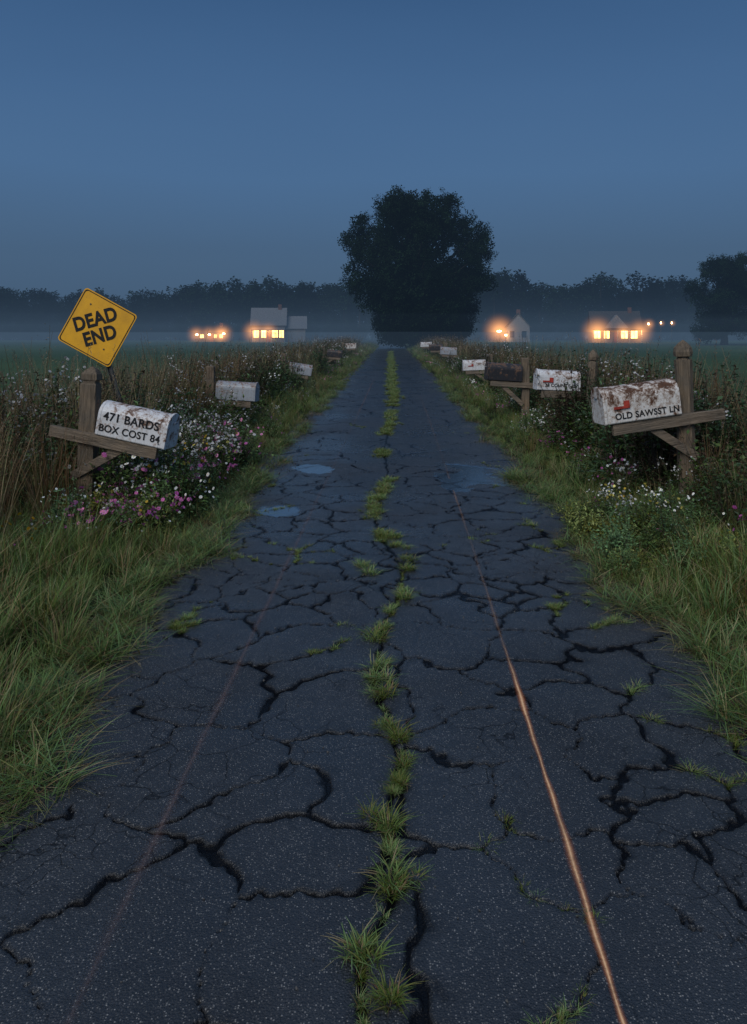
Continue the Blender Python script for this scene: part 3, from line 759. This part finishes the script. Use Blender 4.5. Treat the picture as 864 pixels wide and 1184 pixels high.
# ------------------------------------------------------------ dead end sign
e=empty('dead_end_sign',(-3.32,10.3,GZ),(0,math.radians(-16),0))
mt,t=newmat('sign_yellow')
co_=t.n('ShaderNodeTexCoord').outputs['Object']
n=t.noise(co_,4,7,.7);n2=t.noise(co_,50,4,.7)
c=t.mix(t.ramp(n,[(.4,0.),(.75,.6)]),(.88,.44,.016),(.48,.23,.02))
c=t.mix(t.ramp(n2,[(.60,0.),(.75,.7)]),c,(.16,.09,.03))
t.out(t.n('ShaderNodeBsdfPrincipled',{'Base Color':c,'Roughness':.4,'Specular IOR Level':.5}).outputs[0])
SY=mt
hd=.555
def diamond(name,h,y0,y1,mat,inner=None,rc=.045):
    def rounded(h):
        out=[]
        for k in range(4):
            a=math.pi/2*k; c=Vector((math.cos(a),math.sin(a)))*(h-rc*1.414)
            for q in range(-3,4):
                b=a+q*math.pi/12; out.append((c.x+rc*math.cos(b),c.y+rc*math.sin(b)))
        return out
    mb=MB(); o=rounded(h); n=len(o)
    if inner is None:
        vs=[(x,y0,z) for x,z in o]+[(x,y1,z) for x,z in o]
        fs=[tuple(range(n)),tuple(range(2*n-1,n-1,-1))]+[(i,n+i,n+(i+1)%n,(i+1)%n) for i in range(n)]
    else:
        i_=rounded(inner); vs=[(x,y0,z) for x,z in o]+[(x,y0,z) for x,z in i_]
        fs=[(i,(i+1)%n,n+(i+1)%n,n+i) for i in range(n)]
    mb.add(vs,fs,(1,1,1)); ob=mb.obj(name,mat,e); ob.location=(0,0,1.98); return ob
steel=simple('dark_steel',(.07,.075,.08),.5,.5,.4,10,.6)
diamond('panel',hd,-.043,-.039,SY)
diamond('border',hd-.020,-.0465,-.0465,blk,hd-.036,.04)
text('DEAD',.25,e,(0,-.0475,2.085),blk,off=.009,name='lettering_dead',sx=.86)
text('END',.25,e,(0,-.0475,1.86),blk,off=.009,name='lettering_end',sx=.86)
mb=MB()
mb.box((-.032,-.038,-.3),(-.024,.0,2.35)); mb.box((.024,-.038,-.3),(.032,.0,2.35)); mb.box((-.024,-.008,-.3),(.024,0.,2.35))
mb.obj('post',steel,e)
mb=MB()
for zz in (2.3,1.68): mb.tube([(0,-.050,zz),(0,-.04,zz)],[.011,.011],8,(1,1,1))
mb.obj('bolts',steel,e)

# ------------------------------------------------------------ houses
def glow(name,c,s):
    m,t=newmat(name)
    co_=t.n('ShaderNodeTexCoord').outputs['Object']
    k=t.ramp(t.noise(co_,1.5,2),[(.3,tuple(x*.35 for x in c)),(.7,c)])
    t.out(t.n('ShaderNodeEmission',{'Color':k,'Strength':s}).outputs[0]); return m
LIT=glow('lit_window',(1,.46,.13),14.); DARKW=simple('dark_glass',(.02,.025,.03),.1,.5)
LAMP=glow('lamp_glass',(1,.60,.26),50.)
trim=simple('grey_trim',(.25,.25,.26),.6)
mh,t=newmat('lamp_halo')  # halo around lamps added as its own emission, fading outward
oc=t.n('ShaderNodeTexCoord').outputs['Object']
ln=t.n('ShaderNodeVectorMath',{0:oc},operation='LENGTH').outputs['Value']
fo=t.math('POWER',t.math('SUBTRACT',1.,ln,clamp=True),3.2)
t.out(None,t.n('ShaderNodeEmission',{'Color':(1,.40,.11),'Strength':t.math('MULTIPLY',fo,1.3)}).outputs[0])
try: mh.cycles.volume_step_rate=2.0
except Exception: pass
def halo_ball(r,loc,parent):
    mb=MB(); n=10; vs=[(0,0,1)];fs=[]
    for i in range(1,n):
        for j in range(16):
            a=math.pi*i/n;b=2*math.pi*j/16; vs.append((math.sin(a)*math.cos(b),math.sin(a)*math.sin(b),math.cos(a)))
    vs.append((0,0,-1))
    for j in range(16): fs.append((0,1+j,1+(j+1)%16)); fs.append((len(vs)-1,1+(n-2)*16+(j+1)%16,1+(n-2)*16+j))
    for i in range(n-2):
        for j in range(16): b=1+i*16; fs.append((b+j,b+16+j,b+16+(j+1)%16,b+(j+1)%16))
    mb.add(vs,fs,(1,1,1)); o=mb.obj('lamp_halo',mh,parent,loc=loc); o.scale=(r,r,r)
def house(name,loc,rot,L,Wd,Hh,rh,wall,roof,lit,porch=True,ext=None):
    e=empty(name,loc,(0,0,rot))
    wm=simple(name+'_siding',wall,.8,.2,.12,4); rm=simple(name+'_shingle',roof,.85,.2,.2,5)
    def block(x0,x1,y0,y1,h,rh,tag):
        mb=MB(); ym=(y0+y1)/2
        mb.add([(x0,y0,0),(x1,y0,0),(x1,y1,0),(x0,y1,0),(x0,y0,h),(x1,y0,h),(x1,y1,h),(x0,y1,h),(x0,ym,h+rh),(x1,ym,h+rh)],
          [(0,1,5,4),(1,2,6,9,5),(2,3,7,6),(3,0,4,8,7)],(1,1,1)); mb.obj('walls'+tag,wm,e)
        mb=MB(); o_=.35
        for sg,ya in ((1,y0),(-1,y1)):
            sl=rh/(abs(ym-y0)); yo=ya-sg*o_; zo=h-o_*sl
            mb.add([(x0-o_,yo,zo+.06),(x1+o_,yo,zo+.06),(x1+o_,ym,h+rh+.06),(x0-o_,ym,h+rh+.06),
                    (x0-o_,yo,zo+.2),(x1+o_,yo,zo+.2),(x1+o_,ym,h+rh+.2),(x0-o_,ym,h+rh+.2)],
                    [(0,1,2,3),(4,5,6,7),(0,1,5,4),(1,2,6,5),(3,0,4,7)],(1,1,1))
        mb.obj('roof'+tag,rm,e)
    block(-L/2,L/2,-Wd/2,Wd/2,Hh,rh,'')
    if ext: block(*ext,'_wing')
    k=0
    for (x,z,w_,h_,on,face) in lit:
        k+=1; mb=MB(); mf=MB()
        if face=='f':
            y=-Wd/2; mb.box((x-w_/2,y-.03,z),(x+w_/2,y-.01,z+h_))
            for a in ((x-w_/2-.1,z-.1,x-w_/2,z+h_+.1),(x+w_/2,z-.1,x+w_/2+.1,z+h_+.1),(x-w_/2,z-.1,x+w_/2,z),(x-w_/2,z+h_,x+w_/2,z+h_+.1),(x-.03,z,x+.03,z+h_),):
                mf.box((a[0],y-.07,a[1]),(a[2],y-.032,a[3]))
        else:
            X_=L/2 if face=='r' else -L/2; sg=1 if face=='r' else -1
            a,b=sorted((X_+sg*.01,X_+sg*.03)); mb.box((a,x-w_/2,z),(b,x+w_/2,z+h_))
            a,b=sorted((X_+sg*.032,X_+sg*.07)); mf.box((a,x-w_/2-.1,z+h_),(b,x+w_/2+.1,z+h_+.1)); mf.box((a,x-w_/2-.1,z-.1),(b,x+w_/2+.1,z))
        mb.obj('window_%d'%k,LIT if on else DARKW,e); mf.obj('window_frame_%d'%k,trim,e)
    mb=MB(); mb.box((L*.28,-.4,Hh),(L*.28+.7,.4,Hh+rh+.9)); mb.obj('chimney',simple(name+'_brick',(.12,.06,.05)),e)
    if porch:
        mb=MB(); mb.box((-L/2,-Wd/2-1.9,2.35),(L/2,-Wd/2-.08,2.5)); mb.obj('porch_roof',rm,e)
        mb=MB(); n=5
        for i in range(n):
            x=-L/2+.1+(L-.2)*i/(n-1); mb.box((x-.07,-Wd/2-1.85,0),(x+.07,-Wd/2-1.71,2.348))
        mb.obj('porch_posts',trim,e)
    mb=MB(); mb.box((-.45,-Wd/2-.05,0.),(.45,-Wd/2-.012,2.05)); mb.obj('door',simple(name+'_door',(.2,.08,.05)),e)
    return e
def plamp(loc,en,parent=None,col=(1,.50,.18),mr=2.2):
    l=bpy.data.lights.new('porch_light','POINT'); l.energy=en; l.color=col; l.shadow_soft_size=.15
    o=bpy.data.objects.new('porch_light',l); o.location=loc; link(o,parent)
    if mr: halo_ball(mr,loc,parent)
    return o
h1=house('farmhouse',(-25.0,160,GZ),r_(6),6.6,6,3.6,3.2,(.19,.19,.20),(.16,.17,.19),
   [(-2.4,.9,1.0,1.5,1,'f'),(-.95,.9,.9,1.5,1,'f'),(1.3,.9,1.1,1.5,1,'f'),(2.6,.9,.9,1.5,1,'f')],True,(3.3,7.4,-2.2,2.6,2.9,2.2))
plamp((0,-4.2,1.9),220,h1,mr=3.0); plamp((-2.8,-4.4,1.9),180,h1,mr=3.4)
h2=house('cottage',(26.2,160,GZ),r_(80),6,4.6,3.2,2.6,(.24,.25,.27),(.10,.11,.12),[(0,.9,1.0,1.4,0,'f'),(-1.2,.9,.9,1.3,0,'l'),(1.2,.9,.9,1.3,0,'l')],False)
h3=house('bungalow',(43.6,152,GZ),r_(-8),9.0,6,2.9,3.0,(.14,.11,.09),(.06,.06,.065),
   [(-3.6,.8,1.2,1.4,1,'f'),(-1.8,.8,1.0,1.4,1,'f'),(1.5,.8,1.2,1.4,1,'f'),(3.3,.8,1.2,1.4,1,'f')],True)
mb=MB(); mb.add([(-2.2,-3.6,2.75),(2.2,-3.6,2.75),(0,-3.6,5.3),(-2.2,0,2.75),(2.2,0,2.75),(0,0,5.3)],[(0,1,2),(0,2,5,3),(1,4,5,2)],(1,1,1)); mb.obj('gable',simple('gable_siding',(.20,.20,.21)),h3)
plamp((-3.8,-5.2,1.9),320,h3,mr=4.2); plamp((1,-5.2,1.8),260,h3,mr=3.0); plamp((4,-5,1.9),260,h3,mr=3.6)
h4=house('cabin',(-38.,166,GZ),r_(4),5.5,4,1.9,1.2,(.07,.06,.05),(.035,.035,.04),[(-1.9,.8,.7,.7,1,'f'),(0.9,.8,.5,.7,1,'f'),(2.1,.8,.6,.7,1,'f')],False)
plamp((2,-3.5,1.4),150,h4,mr=3.0)
def lamp(x,y,h,en=120,s=.16,mr=1.4):
    e=empty('yard_lamp',(x,y,GZ)); mb=MB(); mb.tube([(0,0,0),(0,0,h)],[.06,.04],8,(1,1,1)); mb.obj('pole',steel,e)
    mb=MB(); mb.tube([(0,0,h),(0,0,h+.08),(0,0,h+.3),(0,0,h+.38)],[.06,s,s*.9,.05],8,(1,1,1)); mb.obj('lantern',LAMP,e)
    mb=MB(); mb.tube([(0,0,h+.385),(0,0,h+.5)],[s*1.2,.03],8,(1,1,1)); mb.obj('cap',steel,e)
    plamp((0,-.5,h+.1),en,e,mr=mr)
lamp(22.0,158,2.0,260,.46,4.6); lamp(23.2,157,1.2,120,.24,2.2)
lamp(50.0,151,3.4,60,.2,1.7); lamp(52.4,151,3.6,60,.11,1.); lamp(54.5,151,3.6,60,.11,1.)
lamp(-40.6,163,1.3,120,.28,2.8); lamp(-35.0,163,1.5,120,.30,3.0); lamp(-38.0,163,1.3,120,.28,2.8)
print('instances',len(P),len(W),len(T),len(D))
